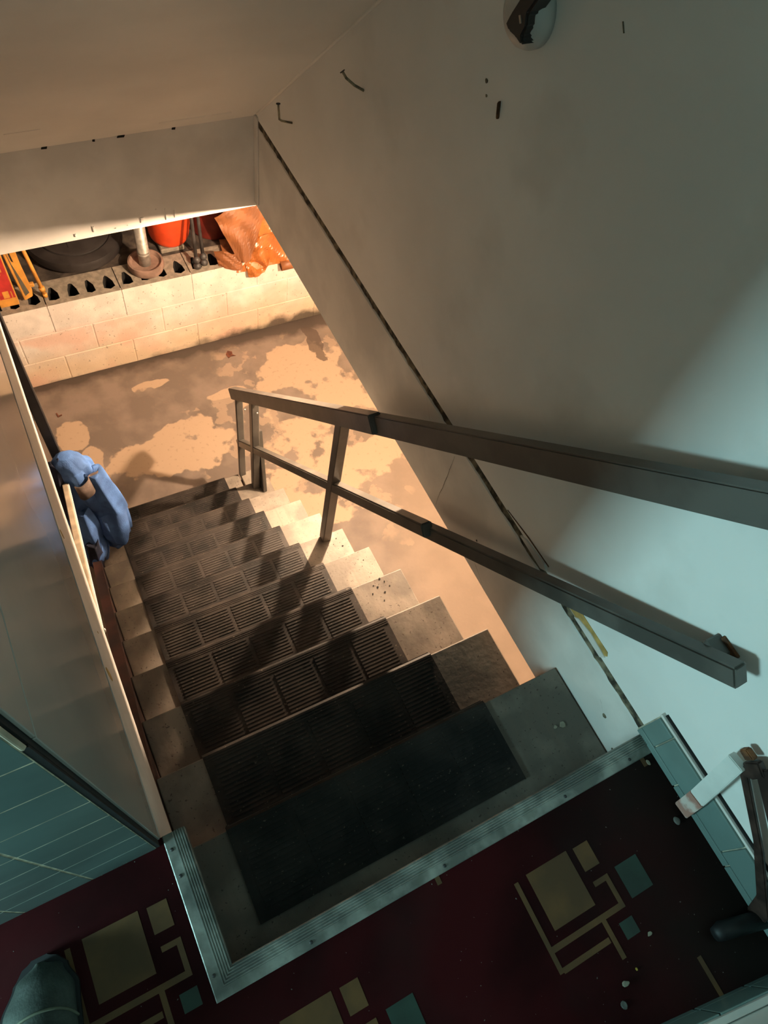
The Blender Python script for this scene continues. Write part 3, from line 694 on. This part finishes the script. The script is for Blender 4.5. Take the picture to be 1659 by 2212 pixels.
tube('knob', [(.173, 3.361, ZL + .004), (.172, 3.362, ZL + .025)], .0125, M['yellow'], rd, 12)
tube('knob', [(.169, 3.364, ZL + .045), (.167, 3.365, ZL + .068)], .016, M['yellow'], rd, 12)
tube('knob', [(.139, 3.383, ZL + .36), (.135, 3.385, ZL + .41)], .016, M['yellow'], rd, 12)

# things on the basement floor
ch = thing('chrome_fitting', 'short chrome pipe fitting lying on the basement floor behind the black post', 'pipe fitting', (-.16, 3.02, -D))
tube('chrome_tube', [(-.22, 3.13, -D + .030), (-.16, 3.05, -D + .030)], .030, M['chrome'], ch, 20)
tube('chrome_nut', [(-.155, 3.045, -D + .034), (-.138, 3.020, -D + .034)], .034, M['iron'], ch, 6)
db = box('wood_block', (-.34, -.075), (3.175, 3.285), (-D, -D + .06), M['stringer'], None, .004)
tag(db, 'dark red-brown wood block on the floor against the block wall', 'wood block')
lf = prism('dry_leaf', [(1.095, 3.16), (1.115, 3.185), (1.14, 3.17), (1.135, 3.145), (1.15, 3.13), (1.12, 3.135), (1.10, 3.125)], 'z', -D, -D + .004, M['leaf'])
tag(lf, 'curled brown leaf on the basement floor near the block wall', 'leaf')
tw = prism('twig', [(.005, 3.055), (.012, 3.06), (.016, 3.035), (.035, 3.04), (.034, 3.032), (.010, 3.026)], 'z', -D, -D + .004, M['leaf'])
tag(tw, 'small dark twig on the basement floor beside the black post', 'twig')

# ================================================================== NEAR RIGHT CORNER
ws = thing('wooden_batten', 'white batten with a bare pink foot leaning over the tile base', 'batten', (W - .03, -.115, 0))
def slat(name, a, b_, w_, x0, x1, m, parent, bevel=.0015):
    a, b_ = Vector((0, *a)), Vector((0, *b_)); d = (b_ - a).normalized(); nn = Vector((0, -d.z, d.y)) * w_ / 2
    return prism(name, [((a + nn).y, (a + nn).z), ((a - nn).y, (a - nn).z), ((b_ - nn).y, (b_ - nn).z), ((b_ + nn).y, (b_ + nn).z)], 'x', x0, x1, m, parent, bevel)
M['pinkwood'] = mat('bare_pink_wood', (.40, .20, .155), .7, .2, 25, col2=(.62, .52, .46), lo=.40, hi=.52)
slat('batten_body', (-.108, .085), (-.073, .254), .032, W - .034, W - .018, M['wstrip'], ws)
slat('batten_foot', (-.120, .012), (-.108, .085), .0325, W - .0345, W - .0175, M['pinkwood'], ws)
fs_ = thing('folding_stand', 'dark brown folding stand with slotted legs leaning on the right wall', 'folding stand', (W - .03, -.30, 0))
X0, X1 = W - .0225, W - .0155
prism('leg', [(-.088, .232), (-.095, .249), (-.221, .154), (-.330, .052), (-.345, .006), (-.310, .006), (-.288, .060), (-.198, .150)], 'x', X0, X1, M['wbrown'], fs_, .002)
prism('leg', [(-.096, .270), (-.100, .300), (-.225, .216), (-.375, .075), (-.345, .052), (-.224, .184)], 'x', X0, X1, M['wbrown'], fs_, .002)
prism('hinge_plate', [(-.076, .262), (-.084, .296), (-.110, .285), (-.106, .250), (-.092, .236)], 'x', X0 - .004, X1 + .003, M['wbrown'], fs_, .003)
prism('hinge_cap', [(-.057, .272), (-.060, .289), (-.080, .290), (-.076, .270)], 'x', X0 - .004, X1 + .002, M['rust'], fs_, .002)
tube('foot_bar', [(.815, -.312, .016), (.83, -.313, .016), (W - .010, -.335, .016)], [.012, .016, .016], M['sole'], fs_, 14)
# crumbs on the landing floor
def crumb(name, label, cat, x, y, s, m, h=.006, seed=1, el=1.):
    rs = random.Random(seed)
    me = prism(name, [(x + s * el * math.cos(a) * rs.uniform(.7, 1.2), y + s * math.sin(a) * rs.uniform(.7, 1.2)) for a in [q * 2 * math.pi / 7 for q in range(7)]], 'z', .0001, h, m, None, min(h * .3, .0012))
    return tag(me, label, cat)
crumb('paint_flake', 'pale lump of plaster on the dark floor by the near right corner', 'plaster lump', .626, -.298, .0052, M['chip'], .006, 2, 1.3)
crumb('yellow_scrap', 'small yellow scrap on the floor right of the inlay block', 'scrap', .657, -.290, .0032, M['chip_y'], .003, 3, .8)
crumb('dust_fluff', 'grey tuft of dust below the pale plaster lump', 'dust tuft', .606, -.322, .0085, M['dust'], .004, 4, .7)
crumb('paint_flake', 'curled beige flake near the small green inlay', 'paint flake', .712, -.259, .0035, M['chip'], .002, 5, 1.5)
crumb('dust_fluff', 'grey dust tuft at the foot of the white batten', 'dust tuft', .878, -.132, .008, M['dust'], .005, 6, .8)
crumb('paint_flake', 'loose beige sliver by the end of the long edge strip', 'paint flake', .893, .0 - .020, .007, M['chip'], .003, 7, .6)

# ================================================================== SHOE of the person taking the picture
sh = thing('shoe', 'grey-green canvas shoe with pale piping at the left edge of the landing', 'shoe', (-.25, .03, 0))
def shoe_ring(v, top=True, grow=0.):
    # v 0 toe .. 1 heel, shoe points to +y
    yv = .168 - .29 * v
    hw = lerp_tab([(0, .006), (.05, .034), (.18, .052), (.4, .056), (.7, .046), (.95, .038), (1, .012)], v) + grow
    hh = lerp_tab([(0, .022), (.08, .045), (.25, .060), (.45, .085), (.6, .105), (1, .095)], v) + grow
    cx = -.218 - .07 * v
    if top: return [Vector((cx + hw * math.cos(a), yv, .014 + hh * max(0, math.sin(a)) ** .8)) for a in [math.pi * k / 24 for k in range(25)]]
    return [Vector((cx + (hw + .006) * math.cos(a), yv + (.008 if v < .03 else 0), 0.0005 if math.sin(a) < 0 else .018)) for a in [2 * math.pi * k / 24 for k in range(24)]]
NVS = 36
link('upper', loft('upper', [shoe_ring((i / NVS) ** 1.5) for i in range(NVS + 1)]), M['shoe'], sh)
link('sole', loft('sole', [shoe_ring((i / NVS) ** 1.5, False) for i in range(NVS + 1)], False), M['sole'], sh)
for v0, nm in ((.22, 'toe_piping'), (.46, 'collar_piping')):
    pts = []
    for k in range(25):
        a = math.pi * k / 24; ring = shoe_ring(v0 + .10 * (1 - math.sin(a)), True, .001); pts.append(ring[k])
    tube(nm, pts, .0022, M['shoe_band'], sh, 6)

# flakes on the top tread by the wall
for lab, x, y, sz, sd in (('larger pale flake on the top tread beside the right wall', .862, .125, .008, 21), ('smaller pale flake left of the larger one on the top tread', .842, .128, .004, 22)):
    rs = random.Random(sd)
    o = prism('paint_flake', [(x + sz * math.cos(a) * rs.uniform(.6, 1.3), y + sz * math.sin(a) * rs.uniform(.6, 1.3)) for a in [q * math.pi / 3 for q in range(6)]], 'z', -R + .0002, -R + .002, M['chip'])
    tag(o, lab, 'paint flake')
